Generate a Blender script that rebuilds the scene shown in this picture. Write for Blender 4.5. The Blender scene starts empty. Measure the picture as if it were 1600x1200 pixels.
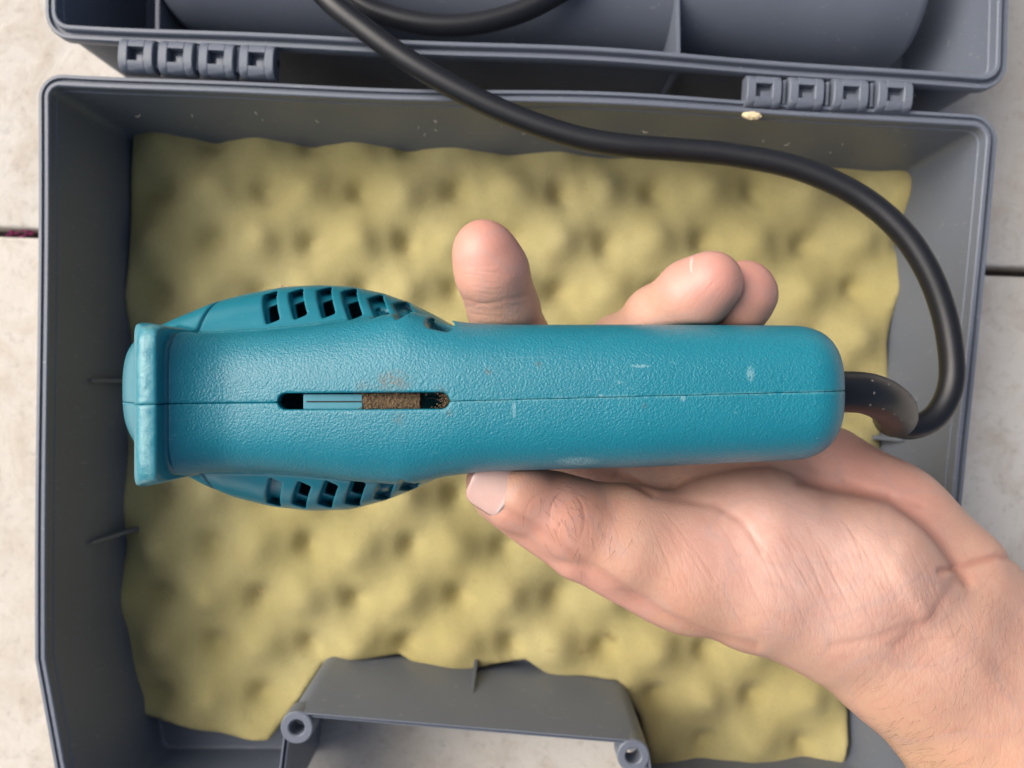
import bpy, bmesh, math, random
import numpy as np
from mathutils import Vector, Matrix

random.seed(7); np.random.seed(7)
R = math.radians
S = 0.001                      # everything below is written in millimetres
SC = bpy.context.scene
COL = SC.collection

# ------------------------------------------------------------------ camera
CAM_Z, FPX = 370.0, 1209.0     # camera height above the ground (mm); focal length for a 1600 px wide picture
cam_d = bpy.data.cameras.new('camera'); cam = bpy.data.objects.new('camera', cam_d); COL.objects.link(cam)
cam.location = (0, 0, CAM_Z*S); cam.rotation_euler = (0, 0, 0)
cam_d.sensor_width = 36; cam_d.lens = 36*FPX/1600
cam_d.clip_start = 0.005; cam_d.clip_end = 200
cam_d.dof.use_dof = True; cam_d.dof.focus_distance = 0.207; cam_d.dof.aperture_fstop = 14.5
SC.camera = cam

# ------------------------------------------------------------------ sky, sun, exposure
SUN_EL = R(44)        # light from the left of the picture, a little from the top
w = bpy.data.worlds.new('World'); SC.world = w; w.use_nodes = True
nt = w.node_tree
sky = nt.nodes.new('ShaderNodeTexSky'); sky.sky_type = 'NISHITA'; sky.sun_disc = False
sky.sun_elevation = SUN_EL; sky.air_density = 0.7; sky.dust_density = 7.0; sky.ozone_density = 0.6
dirv = Vector((-math.cos(SUN_EL)*0.93, math.cos(SUN_EL)*0.36, math.sin(SUN_EL)))
sky.sun_rotation = math.atan2(dirv.x, dirv.y)
nt.links.new(sky.outputs[0], nt.nodes['Background'].inputs[0])
nt.nodes['Background'].inputs[1].default_value = 0.075
sun_d = bpy.data.lights.new('sun', 'SUN'); sun_d.energy = 1.5; sun_d.angle = R(64); sun_d.color = (1, .985, .965)
sun = bpy.data.objects.new('sun', sun_d); COL.objects.link(sun)
sun.rotation_euler = dirv.to_track_quat('Z', 'Y').to_euler(); sun.location = (-1, .4, 1)
SC.view_settings.view_transform = 'Standard'; SC.view_settings.look = 'None'
SC.view_settings.exposure = 0.88; SC.view_settings.gamma = 1
SC.render.engine = 'CYCLES'
SC.cycles.max_bounces = 8; SC.cycles.diffuse_bounces = 4

# ------------------------------------------------------------------ helpers
def P(px, py, z):
    """point (mm) seen at photo pixel px,py when it lies at height z"""
    d = (CAM_Z - z)/FPX
    return ((px-800)*d, (600-py)*d, z)
def V(px, py, z): return np.array(P(px, py, z), float)

def mesh_obj(name, verts, faces, mat, parent=None, smooth=True, attrs=None, label=None, sharp=None):
    me = bpy.data.meshes.new(name)
    v = np.asarray(verts, float)*S
    me.from_pydata(v.tolist(), [], [list(map(int, f)) for f in faces] if not isinstance(faces, np.ndarray) else faces.tolist())
    me.update()
    if smooth:
        me.polygons.foreach_set('use_smooth', [True]*len(me.polygons))
        if sharp is not None: me.set_sharp_from_angle(angle=R(sharp))
    for k, a in (attrs or {}).items():
        at = me.attributes.new(k, 'FLOAT', 'POINT'); at.data.foreach_set('value', np.asarray(a, np.float32))
    if mat: me.materials.append(mat)
    o = bpy.data.objects.new(name, me); COL.objects.link(o)
    if parent is not None: o.parent = parent
    if label: o['label'] = label
    return o

def thing(name, label, cat, group=None):
    o = bpy.data.objects.new(name, None); COL.objects.link(o); o.empty_display_size = .01
    o['label'] = label; o['category'] = cat
    if group: o['group'] = group
    return o

def bm_obj(name, bm, mat, parent=None, smooth=False, sharp=30, label=None):
    bmesh.ops.recalc_face_normals(bm, faces=bm.faces)
    me = bpy.data.meshes.new(name); bm.to_mesh(me); bm.free()
    me.transform(Matrix.Scale(S, 4))
    if smooth:
        me.polygons.foreach_set('use_smooth', [True]*len(me.polygons)); me.set_sharp_from_angle(angle=R(sharp))
    me.materials.append(mat)
    o = bpy.data.objects.new(name, me); COL.objects.link(o)
    if parent is not None: o.parent = parent
    if label: o['label'] = label
    return o

def add_box(bm, c, size, rz=0, bevel=0, seg=2):
    g = bmesh.ops.create_cube(bm, size=1, matrix=Matrix.Translation(c) @ Matrix.Rotation(rz, 4, 'Z') @ Matrix.Diagonal((*size, 1)))
    if bevel:
        es = {e for v_ in g['verts'] for e in v_.link_edges}
        bmesh.ops.bevel(bm, geom=list(es), offset=bevel, segments=seg, affect='EDGES', profile=.5)

def catmull(pts, n=10):
    pts = [np.asarray(p, float) for p in pts]
    pts = [2*pts[0]-pts[1]] + pts + [2*pts[-1]-pts[-2]]
    out = []
    for i in range(1, len(pts)-2):
        p0, p1, p2, p3 = pts[i-1:i+3]
        for t in np.linspace(0, 1, n, endpoint=False):
            out.append(.5*((2*p1)+(-p0+p2)*t+(2*p0-5*p1+4*p2-p3)*t*t+(-p0+3*p1-3*p2+p3)*t**3))
    out.append(pts[-2]); return np.array(out)

def tube(path, rad, n=20, caps=True):
    path = np.asarray(path, float); m = len(path)
    rad = np.broadcast_to(rad, (m,)) if np.ndim(rad) == 0 else np.asarray(rad)
    T = np.gradient(path, axis=0); T /= np.linalg.norm(T, axis=1)[:, None]
    up = np.array([0, 0, 1.]) if abs(T[0][2]) < .9 else np.array([1., 0, 0])
    N = np.cross(T[0], up); N /= np.linalg.norm(N)
    vs, fs = [], []
    a = np.linspace(0, 2*np.pi, n, endpoint=False)
    for i in range(m):
        N = N - T[i]*N.dot(T[i]); N /= np.linalg.norm(N); B = np.cross(T[i], N)
        vs.append(path[i] + rad[i]*(np.cos(a)[:, None]*N + np.sin(a)[:, None]*B))
    vs = np.concatenate(vs)
    for i in range(m-1):
        for j in range(n):
            fs.append((i*n+j, i*n+(j+1) % n, (i+1)*n+(j+1) % n, (i+1)*n+j))
    if caps:
        fs.append(tuple(range(n))[::-1]); fs.append(tuple((m-1)*n+j for j in range(n)))
    return vs, fs

# smooth numpy noise (sum of sines)
def wob(x, y, scale, seed, n=6):
    r = np.random.RandomState(seed); o = 0
    for _ in range(n):
        a = r.uniform(0, 2*np.pi); k = 2*np.pi/(scale*r.uniform(.7, 1.5))
        o = o + np.sin(k*(x*np.cos(a)+y*np.sin(a)) + r.uniform(0, 6.28))
    return o/n**.5

# ------------------------------------------------------------------ implicit surfaces -> meshes
def smin(a, b, k):
    h = np.clip(.5+.5*(b-a)/k, 0, 1); return b+(a-b)*h-k*h*(1-h)
def smax(a, b, k): return -smin(-a, -b, k)

def surface_nets(f, org, h):
    nx, ny, nz = f.shape
    ins = f < 0
    cnt = np.zeros((nx-1, ny-1, nz-1), np.int8)
    for dx in (0, 1):
        for dy in (0, 1):
            for dz in (0, 1):
                cnt += ins[dx:nx-1+dx, dy:ny-1+dy, dz:nz-1+dz]
    ci = np.argwhere((cnt > 0) & (cnt < 8)); del cnt
    idx = -np.ones((nx-1, ny-1, nz-1), np.int32)
    idx[ci[:, 0], ci[:, 1], ci[:, 2]] = np.arange(len(ci))
    acc = np.zeros((len(ci), 3)); num = np.zeros(len(ci))
    cor = [(a, b, c) for a in (0, 1) for b in (0, 1) for c in (0, 1)]
    val = {c: f[ci[:, 0]+c[0], ci[:, 1]+c[1], ci[:, 2]+c[2]] for c in cor}
    for i, c0 in enumerate(cor):
        for c1 in cor[i+1:]:
            if sum(abs(p-q) for p, q in zip(c0, c1)) != 1: continue
            a, b = val[c0], val[c1]; m = (a < 0) != (b < 0)
            t = np.where(m, a/np.where(a == b, 1, a-b), 0)
            p = np.array(c0)[None]+(np.array(c1)-np.array(c0))[None]*t[:, None]
            acc += p*m[:, None]; num += m
    verts = (ci + acc/num[:, None])*h + np.asarray(org)
    quads = []
    for ax in range(3):
        sl0 = [slice(1, n-1) for n in f.shape]; sl1 = list(sl0)
        sl0[ax] = slice(0, f.shape[ax]-1); sl1[ax] = slice(1, f.shape[ax])
        a, b = ins[tuple(sl0)], ins[tuple(sl1)]
        for flip, m in ((False, a & ~b), (True, ~a & b)):
            e = np.argwhere(m)
            if not len(e): continue
            off = [1, 1, 1]; off[ax] = 0; e = e+np.array(off)
            u, v_ = (ax+1) % 3, (ax+2) % 3
            q = []
            for du, dv in ((-1, -1), (0, -1), (0, 0), (-1, 0)):
                c = e.copy(); c[:, u] += du; c[:, v_] += dv
                q.append(idx[c[:, 0], c[:, 1], c[:, 2]])
            q = np.stack(q, 1)
            quads.append(q[:, ::-1] if flip else q)
    return verts, np.concatenate(quads)

def grid(lo, hi, h):
    ax = [np.arange(l, u+h, h, dtype=np.float32) for l, u in zip(lo, hi)]
    return ax

# ------------------------------------------------------------------ materials
class M:
    def __init__(s, name):
        s.m = bpy.data.materials.new(name); s.m.use_nodes = True; s.t = s.m.node_tree
        s.b = s.t.nodes['Principled BSDF']
    def n(s, t, **kw):
        x = s.t.nodes.new('ShaderNode'+t)
        for k, v_ in kw.items():
            if k.startswith('i_'): x.inputs[k[2:].replace('_', ' ')].default_value = v_
            else: setattr(x, k, v_)
        return x
    def l(s, a, b): s.t.links.new(a, b)
    def coord(s): 
        if not hasattr(s, 'c'): s.c = s.n('TexCoord')
        return s.c.outputs['Object']
    def noise(s, scale, detail=4, rough=.55, dist=0):
        x = s.n('TexNoise', i_Scale=scale, i_Detail=detail, i_Roughness=rough, i_Distortion=dist); s.l(s.coord(), x.inputs['Vector']); return x.outputs['Fac']
    def ramp(s, fac, stops):
        x = s.n('ValToRGB'); s.l(fac, x.inputs[0]); e = x.color_ramp.elements
        while len(e) < len(stops): e.new(.5)
        for q, (p, c) in zip(e, stops):
            q.position = p; q.color = (*c, 1) if len(c) == 3 else c
        return x.outputs[0]
    def mix(s, fac, a, b, mode='MIX'):
        x = s.n('Mix', data_type='RGBA', blend_type=mode)
        for sock, v_ in ((x.inputs[0], fac), (x.inputs[6], a), (x.inputs[7], b)):
            if hasattr(v_, 'links') or isinstance(v_, bpy.types.NodeSocket): s.l(v_, sock)
            else: sock.default_value = (*v_, 1) if isinstance(v_, tuple) else v_
        return x.outputs[2]
    def math(s, op, a, b=None, c=None):
        x = s.n('Math', operation=op)
        for i, v_ in enumerate((a, b, c)):
            if v_ is None: continue
            if isinstance(v_, bpy.types.NodeSocket): s.l(v_, x.inputs[i])
            else: x.inputs[i].default_value = v_
        return x.outputs[0]
    def attr(s, name): return s.n('Attribute', attribute_name=name).outputs['Fac']
    def spot(s, c, rad, soft=.5, stretch=(1, 1, 1)):
        """1 inside a blob round the point c (metres, object space)"""
        x = s.n('VectorMath', operation='SUBTRACT'); s.l(s.coord(), x.inputs[0]); x.inputs[1].default_value = c
        y = s.n('VectorMath', operation='MULTIPLY'); s.l(x.outputs[0], y.inputs[0]); y.inputs[1].default_value = stretch
        z = s.n('VectorMath', operation='LENGTH'); s.l(y.outputs[0], z.inputs[0])
        r = s.n('MapRange', i_From_Min=rad, i_From_Max=rad*(1-soft)); s.l(z.outputs['Value'], r.inputs[0]); return r.outputs[0]
    def bump(s, h, strength=.3, dist=.0005, prev=None):
        x = s.n('Bump', i_Strength=strength, i_Distance=dist); s.l(h, x.inputs['Height'])
        if prev is not None: s.l(prev, x.inputs['Normal'])
        s.l(x.outputs[0], s.b.inputs['Normal']); return x.outputs[0]
    def set(s, **kw):
        for k, v_ in kw.items():
            sock = s.b.inputs[k.replace('_', ' ')]
            if isinstance(v_, bpy.types.NodeSocket): s.l(v_, sock)
            else: sock.default_value = (*v_, 1) if isinstance(v_, tuple) and len(v_) == 3 and sock.type == 'RGBA' else v_
        return s

def mat_case(name, base):
    m = M(name)
    n1 = m.noise(18, 5); n2 = m.noise(900, 3, .6); n3 = m.noise(140, 6, .7, 1.5)
    c = m.mix(m.ramp(n1, [(.3, (0,)*3), (.75, (1,)*3)]), base, tuple(x*1.16 for x in base))
    scuff = m.ramp(n3, [(.66, (0,)*3), (.74, (1,)*3)])
    c = m.mix(m.math('MULTIPLY', scuff, .35), c, (.42, .43, .44))
    spk = m.ramp(m.noise(520, 3, .5), [(.715, (0,)*3), (.74, (1,)*3)]); c = m.mix(m.math('MULTIPLY', spk, .4), c, (.5, .5, .47))
    sn = m.n('TexNoise', i_Scale=30.0, i_Detail=4.0, i_Distortion=3.0); mp = m.n('Mapping'); mp.inputs['Scale'].default_value = (1, 9, 3); mp.inputs['Rotation'].default_value = (0, 0, .7)
    m.l(m.coord(), mp.inputs[0]); m.l(mp.outputs[0], sn.inputs['Vector'])
    c = m.mix(m.math('MULTIPLY', m.ramp(sn.outputs['Fac'], [(.66, (0,)*3), (.70, (1,)*3)]), .22), c, (.38, .39, .41))
    m.set(Base_Color=c, Roughness=m.ramp(n1, [(.3, (.36,)*3), (.8, (.52,)*3)]), Specular_IOR_Level=.5)
    m.bump(n2, .12, .0003); return m.m
CASE = mat_case('case_plastic', (.130, .149, .184))

def mat_foam():
    m = M('foam'); n1 = m.noise(14, 4); n2 = m.noise(1100, 3, .7); n3 = m.noise(70, 5, .65)
    c = m.mix(m.ramp(n1, [(.3, (0,)*3), (.72, (1,)*3)]), (.425, .365, .148), (.515, .455, .222))
    c = m.mix(m.ramp(n3, [(.5, (0,)*3), (.75, (.6,)*3)]), c, (.43, .36, .16))
    dk = m.ramp(m.noise(46, 3, .6), [(.70, (0,)*3), (.76, (.55,)*3)]); c = m.mix(dk, c, (.30, .22, .09))
    c = m.mix(m.math('MULTIPLY', m.ramp(n2, [(.25, (1,)*3), (.5, (0,)*3)]), .35), c, (.30, .24, .10))
    m.set(Base_Color=c, Roughness=.95, Specular_IOR_Level=.1, Sheen_Weight=.15)
    m.bump(n2, .5, .0006, m.bump(n3, .3, .001)); return m.m
FOAM = mat_foam()

def mat_concrete():
    m = M('concrete'); n1 = m.noise(6, 6, .6); n2 = m.noise(160, 6, .7); n3 = m.noise(38, 6, .7, .6)
    c = m.mix(m.ramp(n1, [(.32, (0,)*3), (.7, (1,)*3)]), (.54, .50, .435), (.63, .605, .555))
    c = m.mix(m.ramp(n3, [(.48, (0,)*3), (.72, (.75,)*3)]), c, (.46, .395, .315))
    c = m.mix(m.math('MULTIPLY', m.ramp(n2, [(.3, (1,)*3), (.46, (0,)*3)]), .5), c, (.33, .30, .26))
    m.set(Base_Color=c, Roughness=.92, Specular_IOR_Level=.25)
    m.bump(n2, .5, .0012, m.bump(n3, .5, .002)); return m.m
CONC = mat_concrete()

def mat_simple(name, col, rough=.5, nscale=200, var=.25, bump=.1, bdist=.0003, spec=.5):
    m = M(name); n = m.noise(nscale, 5, .6)
    m.set(Base_Color=m.mix(n, tuple(x*(1-var) for x in col), tuple(x*(1+var) for x in col)), Roughness=rough, Specular_IOR_Level=spec)
    m.bump(n, bump, bdist); return m.m
SOIL = mat_simple('soil', (.05, .04, .035), .95, 300, .5, .6, .003)
RUBBER = mat_simple('black_rubber', (.010, .011, .0135), .38, 260, .3, .12, .0002)
NUB = mat_simple('worn_rubber', (.13, .125, .12), .6)
CHIP = mat_simple('pale_wood', (.75, .62, .38), .8, 900, .2, .3)
DUST = mat_simple('wood_dust', (.20, .135, .075), .95, 1500, .8, 1.0, .001)
DARK = mat_simple('dark_metal', (.02, .02, .02), .6)
HAIR = mat_simple('body_hair', (.045, .025, .015), .5)
MAGENTA = mat_simple('magenta_fibre', (.35, .03, .16), .8)

# ------------------------------------------------------------------ the ground: concrete slabs with a joint
def slab_rot(): return -math.atan2(425-362, 1600)
pav_v = [(-9000, -9000, -14), (9000, -9000, -14), (9000, 9000, -14), (-9000, 9000, -14)]
ground = mesh_obj('ground', pav_v, [(0, 1, 2, 3)], SOIL, smooth=False); ground['kind'] = 'structure'
pavement = bpy.data.objects.new('pavement', None); COL.objects.link(pavement); pavement['kind'] = 'structure'
pavement['label'] = 'pale weathered concrete slabs under the case'
j0 = V(0, 362, 0); ang = slab_rot(); ca, sa = math.cos(ang), math.sin(ang)
for row, (y0, y1) in enumerate(((2.2, 1500), (-1500, -2.2))):
    for cx in (-1504, 0, 1504):
        bm = bmesh.new()
        add_box(bm, (cx+120, (y0+y1)/2, -10), (1500, y1-y0, 20), 0, 1.8, 3)
        bmesh.ops.transform(bm, matrix=Matrix.Translation((0, j0[1]+j0[0]*-math.tan(ang), 0)) @ Matrix.Rotation(ang, 4, 'Z'), verts=bm.verts)
        bm_obj('concrete_slab', bm, CONC, pavement, True, 60)

# ------------------------------------------------------------------ the case
case = thing('tool_case', 'open grey plastic tool case lying on the concrete', 'tool case')
RIM = 72.0

def rounded_loop(corners, rads, seg=7, step=7.0):
    """corners in mm (x, y), counter-clockwise; dense loop with rounded corners"""
    n = len(corners); C = [np.array(c, float) for c in corners]; segs = []
    for i in range(n):
        a, b, c = C[i-1], C[i], C[(i+1) % n]; r = rads[i]
        u = (a-b)/np.linalg.norm(a-b); v_ = (c-b)/np.linalg.norm(c-b)
        th = math.acos(np.clip(u.dot(v_), -1, 1)); t = r/math.tan(th/2)
        p, q = b+u*t, b+v_*t
        bis = (u+v_)/np.linalg.norm(u+v_); ctr = b+bis*r/math.sin(th/2)
        a0 = math.atan2(*(p-ctr)[::-1]); a1 = math.atan2(*(q-ctr)[::-1])
        da = (a1-a0+math.pi) % (2*math.pi)-math.pi
        segs.append([ctr+r*np.array([math.cos(a0+da*k/seg), math.sin(a0+da*k/seg)]) for k in range(seg+1)])
    out = []
    for i in range(n):
        out += segs[i]; p, q = segs[i][-1], segs[(i+1) % n][0]
        k = int(np.linalg.norm(q-p)//step)
        out += [p+(q-p)*j/(k+1) for j in range(1, k+1)]
    return np.array(out)

def inset(loop, d):
    e = np.roll(loop, -1, 0)-loop; e /= np.maximum(np.linalg.norm(e, axis=1), 1e-6)[:, None]
    nrm = np.stack([-e[:, 1], e[:, 0]], 1)            # inward for a counter-clockwise loop
    pn = np.roll(nrm, 1, 0); s_ = nrm+pn
    mit = s_/np.maximum((1+(nrm*pn).sum(1))[:, None], .3)
    return loop+mit*(d[:, None] if np.ndim(d) else d)

def shell(name, loop, profile, mat, parent, warp, under=None, thin=None):
    """sweep a wall profile (inset, z) round the loop, close the floor and the underside"""
    vs, fs = [], []; n = len(loop)
    for (o, z) in profile:
        p = inset(loop, o*thin if thin is not None else o); f = max(0, min(1, z/RIM))
        p = p + warp(p)*f
        if under is not None and z < 66.4: p = p + under(p)
        vs.append(np.column_stack([p, np.full(n, z)]))
    for i in range(len(profile)-1):
        for j in range(n):
            fs.append((i*n+j, i*n+(j+1) % n, (i+1)*n+(j+1) % n, (i+1)*n+j))
    bm = bmesh.new(); bv = [bm.verts.new(v_) for v_ in np.concatenate(vs)]
    for f in fs: bm.faces.new([bv[k] for k in f])
    last = [bv[(len(profile)-1)*n+j] for j in range(n)]; first = [bv[j] for j in range(n)]
    f1 = bm.faces.new(last); f2 = bm.faces.new(first[::-1]); f1.normal_update(); f2.normal_update()
    bmesh.ops.triangulate(bm, faces=[f1, f2])
    return bm_obj(name, bm, mat, parent, True, 28)

def px2(pts, z=RIM): return [P(x, y, z)[:2] for x, y in pts]
tray_px = [(58, 106), (53, 1030), (105, 1330), (428, 1330), (456, 1119), (1003, 1165), (1022, 1330), (1455, 1330), (1563, 180)]
tray_loop = rounded_loop(px2(tray_px), [9.4, 12, 12, 10, 5, 5, 10, 12, 10])
prof = [(4.5, .4), (3.0, 1.5), (2.2, 62), (2.0, 66), (0.3, 66.6), (0, 67.2), (0, 71.0), (.35, 71.7), (1.5, 71.8), (1.8, 70.2), (2.9, 70.2), (3.2, 72.6),
        (3.6, 73.0), (4.7, 73.0), (5.1, 72.5), (5.2, 68.5), (5.6, 67.9), (7.0, 6.0), (7.6, 4.2), (8.8, 3.4)]
def warp_tray(p): 
    x, y = p[:, 0], p[:, 1]
    top = np.clip((y-85)/25, 0, 1)
    d = np.zeros_like(p); d[:, 1] = top*(1.7*np.sin((x+30)/62)+.5*np.sin(x/23)) ; d[:, 0] = .35*np.sin(y/37)
    return d
thin_w = np.where((tray_loop[:, 0] > V(425, 0, RIM)[0]) & (tray_loop[:, 0] < V(1025, 0, RIM)[0]) & (tray_loop[:, 1] < V(0, 1100, RIM)[1]) & (tray_loop[:, 1] > V(0, 1318, RIM)[1]), .45, 1.0)     # the opening's wall is thinner
tray = shell('tray', tray_loop, prof, CASE, case, warp_tray, None, thin_w)

lid_px = [(66, -900), (69, 52), (1574, 138), (1600, -830)]
lid_loop = rounded_loop(px2(lid_px), [12, 10, 10, 12])
def warp_lid(p):
    x, y = p[:, 0], p[:, 1]; d = np.zeros_like(p)
    bot = np.clip((170-y)/30, 0, 1); d[:, 1] = bot*(1.2*np.sin((x+60)/58)+.4*np.sin(x/21)); return d
def under_lid(p):                      # lid wall set back under its rim, shaped to darken the hinge gap
    d = np.zeros_like(p); lim = np.where(p[:, 0] < 0, 152, 128)-.052*(p[:, 0]+0)*0
    d[:, 1] = 4.5*np.clip((172-p[:, 1])/22, 0, 1)*np.clip((172-np.abs(p[:, 0]))/14, 0, 1); return d
lid = shell('lid', lid_loop, prof, CASE, case, warp_lid, under_lid)

# the round trough moulded in the lid, with its fins
def trough(x0, x1, yc0, yc1, rad, zc):
    vs, fs = [], []; a = np.linspace(-.12*np.pi, 1.12*np.pi, 40)
    secs = [(x0, rad-7), (x0+5, rad-2.5), (x0+9, rad)] + [(x, rad) for x in np.linspace(x0+20, x1-24, 8)] + [(x1-4, rad), (x1-1.5, rad-.7), (x1, rad-2.5)]
    for x, r_ in secs:
        yc = yc0+(yc1-yc0)*(x-x0)/(x1-x0)
        vs += [(x, yc+r_*math.cos(t)*1.0, max(3.2, zc+r_*math.sin(t))) for t in a]
    n = len(a)
    for i in range(len(secs)-1):
        for j in range(n-1): fs.append((i*n+j, i*n+j+1, (i+1)*n+j+1, (i+1)*n+j))
    fs.append(tuple(range(n))[::-1]); fs.append(tuple((len(secs)-1)*n+j for j in range(n)))
    return vs, fs
x0, x1 = V(262, 0, 30)[0], V(1402, 0, 30)[0]
yl, yr = V(250, 42, 30)[1], V(1400, 103, 30)[1]
tr_r = 33
vs, fs = trough(x0, x1, yl+tr_r, yr+tr_r, tr_r, 30)
mesh_obj('trough', vs, fs, CASE, lid, True, sharp=40)
def fin(px0, z0, px1, z1, thick, name, parent):
    """thin moulded rib between a low and a high point, standing on the floor"""
    a, b = np.array(px0, float), np.array(px1, float)
    bm = bmesh.new(); d = (b-a); d /= np.linalg.norm(d); nn = np.array([-d[1], d[0]])*thick/2
    lo = 3.0
    pts = [(a, lo), (b, lo), (b, z1), (a, z0)]
    vv = [[bm.verts.new((*(p+s_*nn), z)) for p, z in pts] for s_ in (1, -1)]
    bm.faces.new(vv[0]); bm.faces.new(vv[1][::-1])
    for i in range(4): bm.faces.new((vv[0][i], vv[1][i], vv[1][(i+1) % 4], vv[0][(i+1) % 4]))
    bmesh.ops.recalc_face_normals(bm, faces=bm.faces)
    bmesh.ops.bevel(bm, geom=list(bm.edges), offset=.25, segments=2, affect='EDGES')
    return bm_obj(name, bm, CASE, parent)
xa = V(1047, 0, 45)[0]; ya = V(1047, 96, 66)[1]
fin((xa, ya-2), 62, (xa+1, ya+52), 55, 1.6, 'rib', lid)
xa = V(578, 0, 45)[0]; ya = V(578, 55, 66)[1]
fin((xa, ya+6), 54, (xa, ya+52), 55, 1.4, 'rib', lid)
xa = V(252, 0, 40)[0]; ya = V(252, 40, 66)[1]
fin((xa, ya-1), 44, (xa+.5, ya+80), 44, 1.8, 'rib', lid)
# ribs on the tray's walls
def wall_rib(px_floor, px_top, zt):
    a = V(*px_floor, 5)[:2]; b = V(*px_top, zt)[:2]
    bm = bmesh.new(); d = b-a; d /= np.linalg.norm(d)
    return a, b
def rib_on_wall(p, inward, length, z1, bend=0):
    p = np.array(p, float); inward = np.array(inward, float)
    return fin(p-inward*1.0, z1, p+inward*length, 12, 1.7, 'rib', tray)
rib_on_wall(np.array(P(572, 150, 60)[:2])+np.array([0, -1]), (0, -1), 5.0, 26)
rib_on_wall((V(60, 595, RIM)[0]+7.2, V(0, 595, 30)[1]), (1, 0), 6.0, 46)
rib_on_wall((V(60, 832, RIM)[0]+7.2, V(0, 830, 20)[1]), (1, .12), 6.0, 46)
rib_on_wall((V(1512, 690, RIM)[0]-7.4, V(0, 684, 20)[1]), (-1, 0), 6.0, 36)
rib_on_wall((V(738, 0, 40)[0], V(0, 1142, RIM)[1]+3.2), (.12, 1), 6.0, 46)
# screw bosses in the corners of the handle opening
def ring(bm, c, r0, r1, z0, z1, n=32):
    A = [(c[0]+math.cos(t)*0, 0) for t in ()]
    prof_ = [(r1, z0), (r1, z1-.5), (r1-.5, z1), (r0+.5, z1), (r0, z1-.5), (r0, z0)]
    vv = [[bm.verts.new((c[0]+r*math.cos(2*math.pi*k/n), c[1]+r*math.sin(2*math.pi*k/n), z)) for k in range(n)] for r, z in prof_]
    for i in range(len(prof_)):
        a, b = vv[i], vv[(i+1) % len(prof_)]
        for k in range(n): bm.faces.new((a[k], a[(k+1) % n], b[(k+1) % n], b[k]))
for (x, y) in ((465, 1135), (989, 1179)):
    c = V(x, y, RIM); bm = bmesh.new(); ring(bm, c, 3.0, 6.3, 64, 73.3)
    bm_obj('screw_boss', bm, CASE, tray, True)
# carrying handle beyond the opening
bm = bmesh.new(); add_box(bm, ((V(725, 0, RIM)[0]), V(0, 1640, RIM)[1], 36), (V(1050, 0, RIM)[0]-V(400, 0, RIM)[0]+30, 22, 30), -.04, 9, 4)
for x in (415, 1035): add_box(bm, (V(x, 0, RIM)[0], V(0, 1480, RIM)[1], 36), (22, 84, 30), -.04, 9, 4)
bm_obj('handle', bm, CASE, case, True, 50)

# hinge knuckles: a rolled strap with a square window
def knuckle_bm(wd, ln):
    """strap of width wd (x) and length ln (y), arched, with a recessed square window"""
    bm = bmesh.new(); bw = wd*.27; top = 0
    nseg = 12; hw, hl = wd/2, ln/2
    def zz(y): t = y/hl; return 2.6*(max(0, 1-abs(t)**2.6))**.55
    def strip(xa_, xb_, ya_, yb_, dz=0):
        ys = np.linspace(ya_, yb_, nseg); a = []
        for y in ys: a.append([bm.verts.new((x, y, z)) for x, z in ((xa_, -5), (xa_+.0, zz(y)+dz-.35), (xa_+.35, zz(y)+dz), (xb_-.35, zz(y)+dz), (xb_, zz(y)+dz-.35), (xb_, -5))])
        for p, q in zip(a, a[1:]):
            for i in range(5): bm.faces.new((p[i], p[i+1], q[i+1], q[i]))
        bm.faces.new(a[0][::-1]); bm.faces.new(a[-1])
    wy = ln*.23
    strip(-hw, -hw+bw, -hl, hl); strip(hw-bw, hw, -hl, hl)
    strip(-hw+bw-.3, hw-bw+.3, -hl, -wy, -.04); strip(-hw+bw-.3, hw-bw+.3, wy*.9, hl, -.04)
    add_box(bm, (0, 0, -2.9), (wd-2*bw+.6, wy*2+2, 2))
    add_box(bm, (wd*.09, -wy*.35, -1.6), (wd*.3, wy*1.1, 3.0), 0, .3)
    return bm
def hinge(xs, ya_, yb_, ln):
    for i, x in enumerate(xs):
        y = ya_+(yb_-ya_)*i/(len(xs)-1)
        bm = knuckle_bm(13.2, ln)
        c = V(x, y, RIM+1)
        bmesh.ops.transform(bm, matrix=Matrix.Translation((c[0], c[1], RIM+.6)) @ Matrix.Rotation(-.052, 4, 'Z'), verts=bm.verts)
        bm_obj('hinge_knuckle', bm, CASE, case, True, 35)
        if i:
            b = V((x+xs[i-1])/2, y-(yb_-ya_)/(len(xs)-1)/2, RIM)
            bm = bmesh.new(); add_box(bm, (b[0], b[1], RIM-3), (1.4, ln*.8, 7), -.052, .5)
            bm_obj('hinge_spacer', bm, CASE, case, True, 35)
hinge([215, 277, 340, 403], 86, 95, 12.2)
hinge([1192, 1258, 1327, 1396], 143, 150, 11.8)
# hinge pins under the straps
for (a, b) in (((190, 88), (435, 99)), ((1165, 142), (1428, 152))):
    vs, fs = tube([V(*a, RIM-3), V(*b, RIM-3)], 1.6, 12); mesh_obj('hinge_pin', vs, fs, DARK, case, True, sharp=40)

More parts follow.
